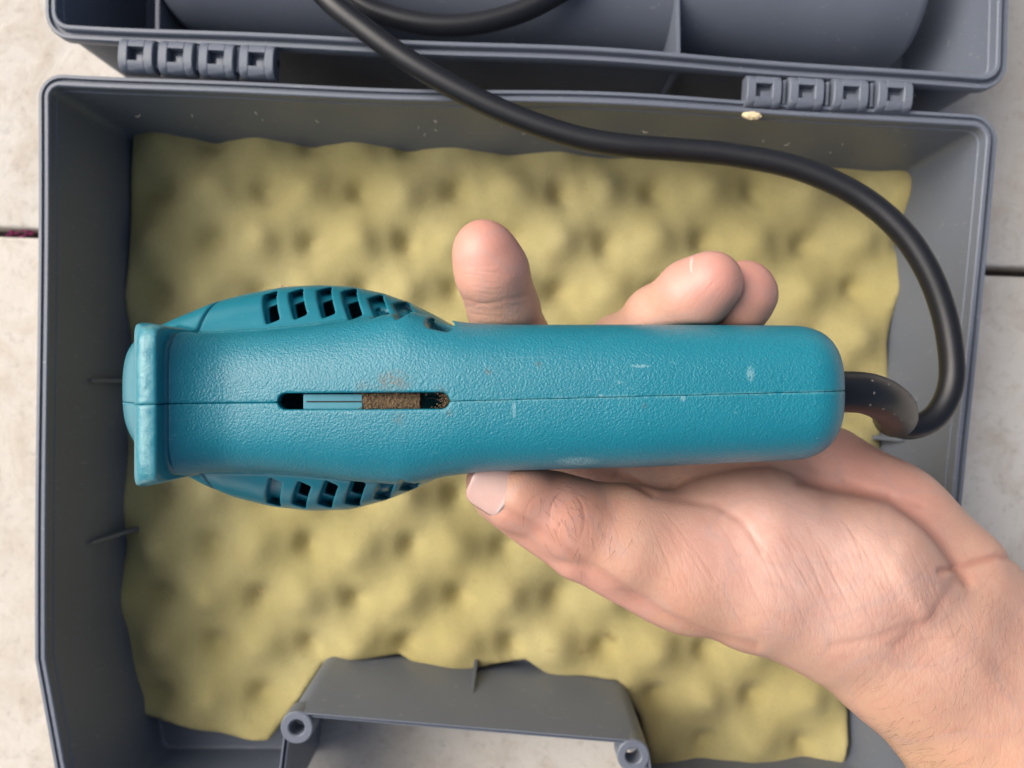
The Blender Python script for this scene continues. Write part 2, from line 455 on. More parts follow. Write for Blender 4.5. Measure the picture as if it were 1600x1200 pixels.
# ------------------------------------------------------------------ foam pad
def poly_sdf(X, Y, pts):
    d = np.full(X.shape, 1e9); ins = np.zeros(X.shape, bool); n = len(pts)
    for i in range(n):
        (ax, ay), (bx, by) = pts[i], pts[(i+1) % n]
        ex, ey = bx-ax, by-ay; t = np.clip(((X-ax)*ex+(Y-ay)*ey)/(ex*ex+ey*ey), 0, 1)
        d = np.minimum(d, np.hypot(X-ax-ex*t, Y-ay-ey*t))
        c = (ay > Y) != (by > Y)
        ins ^= c & (X < (bx-ax)*(Y-ay)/np.where(by == ay, 1e-9, by-ay)+ax)
    return np.where(ins, -d, d)
foam_px = [(206, 203), (330, 206), (460, 214), (540, 206), (640, 212), (740, 202), (850, 225), (1000, 238), (1150, 240), (1260, 243), (1330, 256), (1424, 262), (1416, 330), (1412, 410), (1398, 470),
           (1386, 540), (1388, 620), (1378, 660), (1372, 760), (1360, 860), (1352, 960), (1330, 1090), (1318, 1190), (1310, 1280), (1040, 1290), (1012, 1190), (1000, 1120),
           (965, 1062), (905, 1058), (866, 1064), (824, 1034), (764, 1040), (700, 1054), (664, 1048), (622, 1028), (560, 1030), (505, 1038), (470, 1090), (424, 1152), (330, 1146), (190, 1112), (190, 900), (196, 600), (202, 400)]
fpts = px2(foam_px, 14)
hh = 1.5
ax_ = grid((-190, -215, -1), (200, 135, 33), hh)
X2, Y2 = np.meshgrid(ax_[0], ax_[1], indexing='ij')
ps = poly_sdf(X2, Y2, fpts)
wx = X2+1.2*wob(X2, Y2, 90, 3); wy = Y2+1.2*wob(X2, Y2, 80, 4)
c_ = -np.cos(2*np.pi*(wx+116)/45.6)*np.cos(2*np.pi*(wy-88.7)/46.5)
fh = 15.5+3.1*c_-4.4*np.maximum(0, -c_)**3.6+2.0*np.maximum(0, c_)**2+1.2*wob(X2, Y2, 70, 5)+.2*wob(X2, Y2, 14, 6)
Z3 = ax_[2][None, None, :]
ff = smax(np.maximum((Z3-fh[:, :, None])*.8, (3.6-Z3)), ps[:, :, None]+0*Z3, 2.5)
fv, fq = surface_nets(ff.astype(np.float32), (ax_[0][0], ax_[1][0], ax_[2][0]), hh)
foam = mesh_obj('foam_pad', fv, fq, FOAM)
foam['label'] = 'yellow egg-crate foam pad lining the bottom of the open case'; foam['category'] = 'foam pad'

# ------------------------------------------------------------------ the power tool
tool = thing('power_tool', 'teal plastic hand-held power tool with vented motor housing, gripped in the hand', 'power tool')
ZH, ZB = 150.0, 124.0
def prof_fn(pts, z):
    a = np.array([P(x, y, z)[:2] for x, y in pts]); 
    xs = np.linspace(a[0, 0]-40, a[-1, 0]+40, 800); ys = np.interp(xs, a[:, 0], a[:, 1])
    k = np.hanning(19); k /= k.sum(); ys = np.convolve(np.pad(ys, 9, 'edge'), k, 'valid')
    return lambda x: np.interp(x, xs, ys)
h_top = prof_fn([(200, 514), (262, 516), (320, 522), (407, 517), (470, 511), (530, 503), (590, 494), (640, 486), (690, 499), (740, 506), (800, 508), (1000, 508), (1320, 510)], ZH)
h_bot = prof_fn([(200, 742), (262, 741), (320, 737), (425, 738), (500, 744), (560, 752), (640, 757), (700, 743), (760, 735), (1000, 728), (1200, 719), (1320, 712)], ZH)
b_top = prof_fn([(183, 602), (188, 575), (196, 548), (210, 528), (265, 509), (300, 492), (350, 470), (400, 457), (450, 448), (500, 445), (550, 447), (600, 458), (640, 472), (680, 492), (730, 520), (800, 560)], ZB)
b_bot = prof_fn([(183, 604), (188, 640), (196, 670), (210, 690), (265, 722), (310, 744), (340, 761), (380, 778), (430, 791), (490, 798), (550, 796), (600, 783), (640, 768), (700, 740), (740, 715), (800, 660)], ZB)
seam = prof_fn([(190, 632), (430, 629), (700, 627), (1000, 619), (1320, 611)], 166)
ztop_pts = np.array([(V(x, 0, 165)[0], z) for x, z in ((190, 171.5), (250, 171), (275, 167.8), (305, 165), (350, 163.6), (440, 164.8), (700, 168.4), (1000, 170), (1320, 169.5))])
def h_z(x):
    xs = np.linspace(-160, 120, 600); zs = np.interp(xs, ztop_pts[:, 0], ztop_pts[:, 1])
    k = np.hanning(25); k /= k.sum(); zs = np.convolve(np.pad(zs, 12, 'edge'), k, 'valid'); return np.interp(x, xs, zs)
XEND = V(1302, 0, 152)[0]
FL = [V(204, 0, 168)[0], V(262, 0, 168)[0]]           # flange x range
def seg2(X, Y, a, b, r):
    ex, ey = b[0]-a[0], b[1]-a[1]; t = np.clip(((X-a[0])*ex+(Y-a[1])*ey)/(ex*ex+ey*ey), 0, 1)
    return np.hypot(X-a[0]-ex*t, Y-a[1]-ey*t)-r
# vent windows: (centre line top px, bottom px, half width mm)
up_vents = [((424, 459), (425, 502)), ((463, 455), (467, 494)), ((505, 451), (511, 492)), ((543, 453), (553, 495)), ((585, 464), (596, 496)), ((622, 472), (637, 499))]
lo_vents = [((427, 788), (428, 752)), ((468, 789), (472, 758)), ((508, 789), (515, 757)), ((549, 788), (558, 754)), ((592, 782), (602, 754)), ((632, 768), (643, 748))]
def tool_parts(X, Y, Z, detail=True):
    """X (nx,1,1), Y (1,ny,1), Z (1,1,nz) arrays (or full point arrays); returns the signed distance of the solid housing"""
    ht, hb = h_top(X), h_bot(X); yc, hw = (ht+hb)/2, (ht-hb)/2
    zt = h_z(X); zb = 129.0; zc, hz = (zt+zb)/2, (zt-zb)/2
    p = 2.7+4.5*np.clip((V(345, 0, 165)[0]-X)/18, 0, 1)**2
    d1 = ((np.abs(Y-yc)/hw)**p+(np.abs(Z-zc)/hz)**p)**(1/p)
    d1 = (d1-1)*np.minimum(hw, hz)*.92
    # rounded far end, near end behind the flange
    d1 = smax(d1, X-XEND, 12.5)
    d1 = np.maximum(d1, FL[0]+4-X)
    bt, bb = b_top(X), b_bot(X); byc, bhw = (bt+bb)/2, np.maximum((bt-bb)/2, .5)
    q = 2.3; bz = np.minimum(33.0, 6+bhw*1.2)
    d2 = ((np.abs(Y-byc)/bhw)**q+(np.abs(Z-120.0)/bz)**q)**(1/q)
    d2 = (d2-1)*np.minimum(bhw, bz)*.85
    xb0, xb1 = V(190, 0, 120)[0], V(745, 0, 120)[0]
    d2 = smax(smax(d2, -(X+(800-191)*(CAM_Z-Z)/FPX)*.9, 9), X-xb1, 6)
    d = smin(d1, d2, 1.6)
    # flange at the front end of the handle
    fy0, fy1 = V(0, 757, 165)[1], V(0, 507, 165)[1]; fc = (fy0+fy1)/2; fhw = (fy1-fy0)/2
    xm = (FL[0]+FL[1])/2; fhx = (FL[1]-FL[0])/2
    f = np.maximum(np.abs(X-xm)-fhx+1.2, np.maximum(np.abs(Y-fc+(X-xm)*.0)-(fhw-np.maximum(0, (xm-3.0-X))*.5-np.maximum(0, X-xm+2.5)*.22), np.maximum(Z-172.0, 139-Z)))
    f = smax(f, (-(X-V(222, 0, 171)[0])*.80+(Z-172.0)*.6), 1.2)          # slanted front face
    f = smax(f, ((X-V(246, 0, 171)[0])*.35+(Z-172.2)*.94), .8)
    # slightly rounded shoulders across the width
    f = smax(f, (np.abs(Y-fc)-fhw+5)*.8+(Z-171.2)*.6-2.2, 3)
    f = f-.6
    xg = V(257, 0, 169)[0]
    d = smin(d, f, 1.5)
    g = np.maximum(np.abs(X-xg)-.45, -(d+.75)); d = smax(d, -g, .35)
    return d, d1, d2, f
def tool_sdf(X, Y, Z):
    d, d1, d2, f = tool_parts(X, Y, Z)
    solid = d
    # hollow motor bay
    x_a, x_b = V(395, 0, 150)[0], V(722, 0, 150)[0]
    bay = np.maximum(np.maximum(x_a-X, X-x_b), solid+3.2)
    d = np.maximum(d, -bay)
    # slot in the top
    sy = V(0, 627.5, 167)[1]
    s1 = seg2(X, Y, (V(443, 0, 167)[0], sy), (V(690, 0, 167)[0], V(0, 626, 167)[1]), 2.15)
    s1 = np.maximum(s1, 150-Z); d = smax(d, -s1, .5)
    # vents: shallow full recess, deep inner hole
    for grp, zt in ((up_vents, 142), (lo_vents, 142)):
        for i, (a, b) in enumerate(grp):
            A, B = V(*a, 135)[:2], V(*b, 148)[:2]
            L = np.linalg.norm(B-A); e = (B-A)/L; M_ = (A+B)/2
            along = (X-M_[0])*e[0]+(Y-M_[1])*e[1]; across = (X-M_[0])*e[1]-(Y-M_[1])*e[0]
            rec = np.maximum(np.maximum(smax(np.abs(along)-L/2-.2, np.abs(across)-1.95, .6), -(solid+2.0)), 124-Z)
            d = smax(d, -rec, .35)
            if not (grp is lo_vents and i == 0):
                hole = np.maximum(np.maximum(smax(np.abs(along-L*.2)-L*.27, np.abs(across)-1.65, .5), -(solid+(10 if i < 4 else 2.9))), (128 if i < 4 else 135)-Z)
                d = smax(d, -hole, .3)
    # screw recess
    A, B = V(680, 507, 152)[:2], V(702, 512, 152)[:2]
    sc_ = np.maximum(seg2(X, Y, A, B, 1.9), np.maximum(-(solid+3.0), 141-Z)); d = smax(d, -sc_, .5)
    return d

TEAL_BASE = (.004, .170, .245)
def mat_teal():
    m = M('teal_plastic')
    gr = m.attr('grain'); wear = m.attr('wear')
    v1 = m.n('TexVoronoi', i_Scale=1900.0, feature='SMOOTH_F1'); m.l(m.coord(), v1.inputs['Vector'])
    n0 = m.noise(1500, 4, .6, .3); n1 = m.noise(30, 5, .6); n2 = m.noise(260, 5, .65, .5); n3 = m.noise(1800, 3, .6)
    c = m.mix(n1, (.006, .172, .236), (.011, .222, .294))
    c = m.mix(m.math('MULTIPLY', m.ramp(n2, [(.58, (0,)*3), (.8, (1,)*3)]), .22), c, (.10, .30, .34))
    # worn pale edges
    wv = m.math('MULTIPLY', wear, m.ramp(m.noise(300, 5, .7, 1), [(.36, (0,)*3), (.62, (1,)*3)]))
    c = m.mix(m.math('MULTIPLY', wv, .6), c, (.24, .52, .53))
    # pale scratches
    sc_n = m.n('TexNoise', i_Scale=60.0, i_Detail=3.0, i_Distortion=4.0); mp = m.n('Mapping'); mp.inputs['Scale'].default_value = (1, 7, 1); mp.inputs['Rotation'].default_value = (0, 0, 1.0)
    m.l(m.coord(), mp.inputs[0]); m.l(mp.outputs[0], sc_n.inputs['Vector'])
    scr = m.ramp(sc_n.outputs['Fac'], [(.70, (0,)*3), (.73, (1,)*3)])
    c = m.mix(m.math('MULTIPLY', scr, .3), c, (.22, .42, .45))
    # brown dust stains beside the slot and grime spots, and a few white scuffs
    def at(x, y, z=168): return tuple(q*S for q in P(x, y, z))
    dirt = m.ramp(m.noise(700, 5, .7), [(.40, (0,)*3), (.58, (1,)*3)])
    for (x, y, r_, st, k) in ((612, 597, 6.2, (1, 1.6, .3), .75), (688, 612, 2.5, (1, 1, .3), .4), (622, 654, 2.6, (1, 1, .3), .35), (763, 580, 1.3, (1, 1, .3), .8), (1005, 634, 1.2, (1, 1, .3), .6), (700, 645, 1.5, (1, 1, .3), .5), (565, 606, 3, (1, 1, .3), .3), (842, 570, 1.4, (1, 1, .3), .35)):
        c = m.mix(m.math('MULTIPLY', m.math('MULTIPLY', m.spot(at(x, y), r_*S, .8, st), dirt), k), c, (.13, .095, .05))
    for (x, y, r_, st) in ((1170, 584, 2.0, (1.6, .8, .2)), (1065, 623, 1.0, (1, 1, .2)), (937, 618, .9, (1, 1, .2)), (966, 597, .7, (1, 1, .2)), (905, 725, 4.0, (.6, 2.2, .2)), (1000, 572, 1.6, (.5, 3, .2)), (803, 640, 2.4, (4, .8, .2))):
        c = m.mix(m.math('MULTIPLY', m.math('MULTIPLY', m.spot(at(x, y), r_*S, .5, st), m.ramp(n0, [(.4, (0,)*3), (.5, (1,)*3)])), .4), c, (.35, .55, .58))
    m.set(Base_Color=c, Specular_IOR_Level=.62)
    ro = m.n('MapRange', i_From_Min=0, i_From_Max=1, i_To_Min=.30, i_To_Max=.33); m.l(gr, ro.inputs[0])
    m.set(Roughness=m.math('ADD', ro.outputs[0], m.math('MULTIPLY', wv, .12)))
    hgt = m.math('MULTIPLY', m.math('ADD', m.math('MULTIPLY', v1.outputs['Distance'], .55), n0), gr)
    b1 = m.bump(n2, .08, .0006)
    b2 = m.bump(hgt, .75, .00026, b1)
    m.bump(m.math('MULTIPLY', wear, n2), .5, .0006, b2)
    return m.m
TEAL = mat_teal()

h_t = .42
tlo = (V(186, 0, 120)[0]-2, V(0, 800, 124)[1]-2, 84.0); thi = (XEND+2, V(0, 442, 124)[1]+2, 174.0)
axt = grid(tlo, thi, h_t)
def build_half(sign, label):
    ys = axt[1]; ms = float(seam(np.array(0.)))
    ys = ys[(ys*sign > ms*sign-4.0)]
    X = axt[0][:, None, None]; Y = ys[None, :, None]; Z = axt[2][None, None, :]
    f = tool_sdf(X, Y, Z)
    f = smax(f, (-(Y-seam(X))*sign)+.01+0*Z, .3).astype(np.float32)
    v_, q = surface_nets(f, (axt[0][0], ys[0], axt[2][0]), h_t)
    d, d1, d2, fl = tool_parts(v_[:, 0], v_[:, 1], v_[:, 2])
    grain = np.clip(1-(d1-.15-np.minimum(d2, fl))/.6, 0, 1)*(fl > .8)*(d1 < .6)
    xr = V(240, 0, 170)[0]
    wear = np.exp(-((v_[:, 0]-V(231, 0, 171)[0])/1.9)**2)*(v_[:, 2] > 160)
    wear = np.maximum(wear, .8*np.exp(-np.abs(np.abs(d1-d2)-.0)/.5)*(np.abs(d1) < 1)*(v_[:, 0] < V(640, 0, 150)[0])*(v_[:, 0] > V(300, 0, 150)[0])*.5)
    sd = np.abs(v_[:, 1]-seam(v_[:, 0])); wear = np.maximum(wear, .75*np.exp(-(sd/.35)**2)*(v_[:, 0] > V(705, 0, 168)[0])*(v_[:, 2] > 150))
    return mesh_obj('housing_half', v_, q, TEAL, tool, True, {'grain': grain, 'wear': wear})
build_half(1, ''); build_half(-1, '')

# slide and packed dust in the slot
TEAL2 = mat_simple('pale_teal_plastic', (.05, .25, .32), .4, 300, .15)
def slotbox(x0, x1, z0, z1, hw, mat, name):
    a, b = V(x0, 627, z1)[0], V(x1, 627, z1)[0]; y = V(0, 627.5, z1)[1]
    bm = bmesh.new(); add_box(bm, ((a+b)/2, y, (z0+z1)/2), (b-a, hw*2, z1-z0), 0, .15)
    return bm_obj(name, bm, mat, tool)
sl = slotbox(474, 566, 150, 163.6, 2.0, TEAL2, 'slide_switch')
a = slotbox(478, 566, 163, 163.9, .18, DARK, 'groove'); a.parent = sl
n = 60; r = np.random.RandomState(5)
xs = np.linspace(V(552, 0, 164)[0], V(656, 0, 164)[0], n); ys_ = np.linspace(-2.1, 2.1, 12)
y0 = V(0, 627, 164)[1]
vs = [(x, y0+y+.1*r.randn(), 162.4+1.0*min(1, i/8)+.55*r.rand()-.25*abs(y)) for i, x in enumerate(xs) for y in ys_]
fs = [(i*12+j, (i+1)*12+j, (i+1)*12+j+1, i*12+j+1) for i in range(n-1) for j in range(11)]
nb = len(vs); vs += [(x, y, 158) for (x, y, z) in vs]
fs += [(i*12, nb+i*12, nb+(i+1)*12, (i+1)*12) for i in range(n-1)] + [(i*12+11, (i+1)*12+11, nb+(i+1)*12+11, nb+i*12+11) for i in range(n-1)]
fs += [(j, j+1, nb+j+1, nb+j) for j in range(11)] + [((n-1)*12+j+1, (n-1)*12+j, nb+(n-1)*12+j, nb+(n-1)*12+j+1) for j in range(11)]
pd = mesh_obj('packed_dust', vs, fs, DUST, tool); pd['kind'] = 'stuff'
# dust rim at the slot's far end: a scatter of grains
def grains(centres, rad, mat, name, parent=None):
    vs, fs = [], []
    for c in centres:
        rr = rad*random.uniform(.5, 1.3); k = len(vs)
        dirs = [(1, 0, 0), (0, 1, 0), (-1, 0, 0), (0, -1, 0), (0, 0, 1), (0, 0, -1)]
        vs += [tuple(c[i]+d_[i]*rr*random.uniform(.6, 1.2) for i in range(3)) for d_ in dirs]
        fs += [(k+a_, k+(a_+1) % 4, k+4) for a_ in range(4)]+[(k+(a_+1) % 4, k+a_, k+5) for a_ in range(4)]
    o = mesh_obj(name, vs, fs, mat, parent); o['kind'] = 'stuff'; return o
gs = [V(690+random.gauss(6, 5), 627+random.uniform(-11, 11), 165.6+random.uniform(-2, 1)) for _ in range(170)]
gs += [V(random.uniform(560, 690), 627+random.choice((-1, 1))*random.uniform(9, 13), 166+random.uniform(-2, .8)) for _ in range(90)]
grains(gs, .28, DUST, 'loose_dust', tool)

# cord guard and cord
gpath = catmull([V(1292, 612, 148), V(1320, 612, 147), V(1350, 614, 145.5), V(1377, 623, 141), V(1395, 637, 133), V(1399, 648, 123), V(1397, 654, 116)], 8)
gr_ = np.interp(np.linspace(0, 1, len(gpath)), [0, .3, .7, .93, 1], [5.9, 6.0, 6.5, 6.7, 6.2])
vs, fs = tube(gpath, gr_, 28); guard = mesh_obj('cord_guard', vs, fs, RUBBER, tool, True, sharp=50)
nv, nf = [], []
for row in (-.62, 0.0, .62):
    for t in (.30, .40, .50, .59, .67):
        if row == 0 and t > .33: continue
        i = int(t*(len(gpath)-1)); T = gpath[i+1]-gpath[i-1]; T /= np.linalg.norm(T)
        side = np.cross(T, (0, 0, 1)); side /= np.linalg.norm(side); up = np.cross(side, T)
        c = gpath[i]+gr_[i]*.98*(math.sin(row)*side+math.cos(row)*up)
        k = len(nv); a_ = np.linspace(0, 2*np.pi, 8, endpoint=False); on = (math.sin(row)*side+math.cos(row)*up); s2 = np.cross(T, on)
        nv += [tuple(c+  .5*(math.cos(q)*T+math.sin(q)*s2)) for q in a_]+[tuple(c+on*.5)]
        nf += [(k+j, k+(j+1) % 8, k+8) for j in range(8)]
mesh_obj('grip_nubs', nv, nf, NUB, guard)['kind'] = 'stuff'
cp = [V(1398, 642, 124), V(1392, 655, 108), V(1400, 664, 102), V(1428, 667, 100), V(1462, 650, 99), V(1484, 610, 98), V(1487, 560, 97), V(1475, 490, 96), V(1448, 420, 95), V(1405, 358, 93),
      V(1340, 305, 90), V(1250, 264, 87), V(1150, 243, 84), V(1060, 234, 82), V(980, 228, 81), V(900, 214, 80), V(810, 184, 79.5), V(720, 142, 79.5), V(640, 96, 79.5), V(570, 46, 79), V(510, -4, 78), V(460, -70, 74),
      V(440, -190, 64), V(520, -330, 50), V(760, -400, 52), V(960, -300, 58), V(980, -150, 60), V(920, -50, 60), V(850, 2, 60), V(770, 32, 60), V(690, 40, 60), V(610, 26, 60), V(550, -2, 60), V(480, -70, 58), V(360, -260, 57), V(350, -520, 30)]
vs, fs = tube(catmull(cp, 12), 4.25, 24); mesh_obj('power_cord', vs, fs, RUBBER, tool)

# ------------------------------------------------------------------ the hand
hand = thing('hand', 'bare left hand and wrist, palm up, closed around the teal tool', 'hand')
h_h = .75
hlo = np.array([-25., -165., 76.]); hhi = np.array([215., 60., 168.])
axh = grid(hlo, hhi, h_h)
def capsule_into(F, A, ra, B, rb, k, zs=1.0):
    """smooth-union a tapered limb into the field F (only near it)"""
    A, B = np.array(A, float), np.array(B, float); rm = max(ra, rb)+k+5
    lo = np.minimum(A, B)-rm; hi = np.maximum(A, B)+rm
    sl = []
    for i in range(3):
        i0 = max(0, int((lo[i]-hlo[i])/h_h)); i1 = min(len(axh[i]), int((hi[i]-hlo[i])/h_h)+2)
        if i1 <= i0: return
        sl.append(slice(i0, i1))
    x = axh[0][sl[0]][:, None, None]-A[0]; y = axh[1][sl[1]][None, :, None]-A[1]; z = (axh[2][sl[2]][None, None, :]-A[2])/zs
    e = (B-A).copy(); e[2] /= zs; L = e.dot(e)
    t = np.clip((x*e[0]+y*e[1]+z*e[2])/L, 0, 1)
    d = (np.sqrt((x-e[0]*t)**2+(y-e[1]*t)**2+(z-e[2]*t)**2)-(ra+(rb-ra)*t))*min(1, zs)
    F[tuple(sl)] = smin(F[tuple(sl)], d.astype(np.float32), k)
def field(): return np.full([len(a) for a in axh], 30., np.float32)
def chain(F, pts, k, zs=1.0):
    for (x, y, z, r_), (x2, y2, z2, r2) in zip(pts, pts[1:]):
        capsule_into(F, V(x, y, z), r_, V(x2, y2, z2), r2, k, zs)
palm = field()
chain(palm, [(1180, 852, 128, 21), (1340, 892, 125, 22), (1440, 962, 121, 21)], 9)                       # ball of the thumb
chain(palm, [(1075, 890, 134, 15.5), (1180, 915, 130, 18), (1290, 950, 126, 19.5), (1400, 1030, 123, 19.5)], 9)
chain(palm, [(1400, 1030, 123, 19.5), (1560, 1190, 118, 24), (1760, 1380, 114, 28)], 9)                  # radial side of the wrist and forearm
chain(palm, [(1490, 935, 115, 19.5), (1630, 1045, 114, 23), (1860, 1260, 112, 28)], 9)                   # ulnar side
chain(palm, [(1450, 985, 119, 20), (1600, 1120, 116, 24)], 9)
chain(palm, [(1475, 893, 113, 19), (1390, 812, 109, 18), (1290, 742, 105, 17)], 7)                       # heel of the hand
for (x, y, z, r_) in ((880, 655, 101, 12), (975, 625, 99, 12.2), (1080, 620, 98, 12), (1195, 645, 100, 11)):
    chain(palm, [(1350, 880, 107, 16), (1200, 760, 102, 14), (x, y, z, r_)], 7)
thumb = field()
chain(thumb, [(772, 754, 143.5, 8.3), (806, 772, 144, 9.5), (890, 818, 142, 10.2), (978, 856, 139, 12.2), (1075, 890, 134, 15.5)], 5)
capsule_into(thumb, V(775, 778, 141), 7.0, V(900, 864, 139), 7.7, 1.5); capsule_into(thumb, V(900, 864, 139), 7.7, V(1065, 932, 132.5), 10.6, 2)   # pad side of the thumb
F = smin(palm, thumb, 8)
capsule_into(F, V(868, 786, 137), 9.5, V(985, 826, 133), 12, 5); capsule_into(F, V(985, 826, 133), 12, V(1120, 850, 128), 16, 7)
capsule_into(F, V(1110, 805, 122), 11, V(1190, 800, 120), 14, 10); chain(F, [(890, 700, 103, 11), (1010, 745, 107, 11), (1260, 790, 110, 14)], 6)                                          # web between thumb and palm
fingers = None
FING = {'index': [(880, 655, 101, 12), (832, 565, 112, 10.4), (784, 478, 138, 9.7), (768, 425, 146, 9.7), (757, 391, 149, 8.9)],
        'middle': [(975, 625, 99, 12.2), (965, 548, 114, 10.4), (1030, 497, 136, 9.4), (1085, 460, 147, 9.6), (1113, 440, 151, 8.4)],
        'ring': [(1080, 620, 98, 12), (1090, 545, 110, 10), (1125, 496, 130, 9.2), (1155, 468, 139, 9.2), (1165, 455, 141, 8.4)],
        'little': [(1195, 645, 100, 11), (1205, 600, 104, 9), (1222, 572, 112, 8.2), (1232, 562, 118, 7.6)]}
for nm, pts in FING.items():
    g = field(); chain(g, pts, 5.5)
    fingers = g if fingers is None else smin(fingers, g, .9)
F = smin(F, fingers, 4.5)
# flesh gives way where it touches the tool
Xh, Yh, Zh = axh[0][:, None, None], axh[1][None, :, None], axh[2][None, None, :]
ix = (axh[0] < XEND+6)
dt = tool_parts(axh[0][ix][:, None, None], Yh, Zh)[0]
F[ix] = smax(F[ix], (-(dt-.15)).astype(np.float32), 1.2)
hv, hq = surface_nets(F, hlo, h_h)
# one smooth subdivision, so that fine skin lines can be cut into the surface
_me = bpy.data.meshes.new('tmp'); _me.from_pydata(hv.tolist(), [], hq.tolist()); _o = bpy.data.objects.new('tmp', _me); COL.objects.link(_o)
_md = _o.modifiers.new('s', 'SUBSURF'); _md.levels = 1; _md.render_levels = 1
_ev = _o.evaluated_get(bpy.context.evaluated_depsgraph_get()); _m2 = _ev.to_mesh()
hv = np.empty(len(_m2.vertices)*3, np.float32); _m2.vertices.foreach_get('co', hv); hv = hv.reshape(-1, 3).astype(float)
hq = np.empty(len(_m2.loops), np.int32); _m2.loops.foreach_get('vertex_index', hq); hq = hq.reshape(-1, 4)
_ev.to_mesh_clear(); bpy.data.objects.remove(_o); bpy.data.meshes.remove(_me)
# surface normals from the field's gradient
def grad_at(F, v_):
    g = np.stack([np.interp(v_[:, 0], v_[:, 0], v_[:, 0])*0]*3, 1)
    idx = np.clip(np.round((v_-hlo)/h_h).astype(int), 1, np.array(F.shape)-2)
    for a_ in range(3):
        p = idx.copy(); q = idx.copy(); p[:, a_] += 1; q[:, a_] -= 1
        g[:, a_] = F[p[:, 0], p[:, 1], p[:, 2]]-F[q[:, 0], q[:, 1], q[:, 2]]
    return g/np.maximum(np.linalg.norm(g, axis=1), 1e-6)[:, None]
hn = grad_at(F, hv)
sx = 800+hv[:, 0]*FPX/(CAM_Z-hv[:, 2]); sy_ = 600-hv[:, 1]*FPX/(CAM_Z-hv[:, 2])    # photo pixel of each skin point, to lay the creases
def line_d(pts):
    d = np.full(len(hv), 1e9)
    for (a0, a1), (b0, b1) in zip(pts, pts[1:]):
        ex, ey = b0-a0, b1-a1; t = np.clip(((sx-a0)*ex+(sy_-a1)*ey)/(ex*ex+ey*ey), 0, 1)
        d = np.minimum(d, np.hypot(sx-a0-ex*t, sy_-a1-ey*t))
    return d
top = np.clip(hn[:, 2]*2.5, 0, 1)
disp = np.zeros(len(hv)); crease = np.zeros(len(hv))
CRE = [([(1250, 752), (1310, 762), (1390, 776), (1450, 822), (1495, 880), (1512, 910)], 9, .9), ([(1470, 893), (1510, 882), (1560, 868), (1590, 872)], 6, .8),
       ([(775, 790), (830, 818), (905, 872), (1030, 958), (1110, 992), (1180, 1010)], 8, .5),
       ([(718, 468), (760, 476), (820, 462)], 5, .14), ([(724, 478), (765, 486), (820, 474)], 4, .07), ([(1440, 790), (1380, 768), (1320, 752)], 6, .35),
       ([(1030, 775), (1120, 790), (1160, 815), (1190, 860)], 7, .3), ([(1020, 772), (1000, 760), (965, 742)], 6, .5), ([(1495, 905), (1460, 960), (1400, 1010)], 9, .35), ([(1300, 1010), (1360, 1000), (1430, 975)], 8, .25)]
for pts, wd, dp in CRE:
    e = np.exp(-(line_d(pts)/wd)**2)*np.clip(hn[:, 2]*5, 0, 1); disp -= dp*e; crease = np.maximum(crease, e*min(1, dp*1.3))
# many fine lines: across the ball of the thumb, and criss-cross over the wrist
rl = np.random.RandomState(21)
def fine(p, ang, ln, curv, wd, dp, col):
    pts = [np.array(p, float)]
    for k in range(6):
        a_ = ang+curv*(k/5-.5)+rl.normal(0, .05); pts.append(pts[-1]+ln/6*np.array([math.cos(a_), math.sin(a_)]))
    P_ = np.array(pts); m_ = np.where((sx > P_[:, 0].min()-8) & (sx < P_[:, 0].max()+8) & (sy_ > P_[:, 1].min()-8) & (sy_ < P_[:, 1].max()+8) & (hn[:, 2] > .1))[0]
    if not len(m_): return
    X_, Y_ = sx[m_], sy_[m_]; dd = np.full(len(m_), 1e9); tt = np.zeros(len(m_))
    for i in range(6):
        e_ = P_[i+1]-P_[i]; t = np.clip(((X_-P_[i, 0])*e_[0]+(Y_-P_[i, 1])*e_[1])/e_.dot(e_), 0, 1); q = np.hypot(X_-P_[i, 0]-e_[0]*t, Y_-P_[i, 1]-e_[1]*t)
        u = q < dd; dd[u] = q[u]; tt[u] = (i+t[u])/6
    e_ = np.exp(-(dd/wd)**2)*np.sin(np.pi*np.clip(tt, .02, .98))**.5
    disp[m_] -= .6*dp*e_; crease[m_] = np.maximum(crease[m_], col*e_)
for k in range(64):
    t = rl.rand(); p = (1010+430*t+rl.normal(0, 8), 800-18*math.sin(math.pi*t)+35*t+rl.uniform(0, 95))
    fine(p, R(rl.normal(60+4*t, 4)), rl.uniform(60, 190), R(rl.normal(14, 8)), rl.uniform(1.1, 1.9), rl.uniform(.06, .14), rl.uniform(.15, .5))
for k in range(60):
    p = (rl.uniform(1300, 1560), rl.uniform(905, 1120)); fine(p, R(rl.normal(-42, 14)), rl.uniform(30, 100), R(rl.normal(0, 15)), rl.uniform(1.3, 2.1), rl.uniform(.04, .10), rl.uniform(.15, .4))
for k in range(50):
    p = (rl.uniform(1330, 1590), rl.uniform(880, 1130)); fine(p, R(rl.normal(70, 18)), rl.uniform(25, 80), R(rl.normal(0, 15)), rl.uniform(1.2, 1.9), rl.uniform(.03, .08), rl.uniform(.1, .35))
for (cx_, cy_, a0, ln_, cu, dp_, co) in ((882, 766, 112, 62, -60, .22, .8), (894, 770, 72, 66, 55, .2, .7), (862, 765, 130, 74, -75, .12, .45), (907, 792, 92, 52, 40, .16, .6), (884, 806, 110, 40, -40, .12, .5), (915, 800, 85, 60, 25, .08, .35), (941, 785, 70, 70, 30, .06, .3)):
    fine((cx_, cy_), R(a0-cu/2*0), ln_, R(cu), 1.8, dp_, co)
for k in range(26): fine((rl.uniform(830, 960), rl.uniform(775, 880)), R(rl.normal(85, 25)), rl.uniform(14, 40), R(rl.normal(0, 30)), 1.3, .05, rl.uniform(.1, .3))
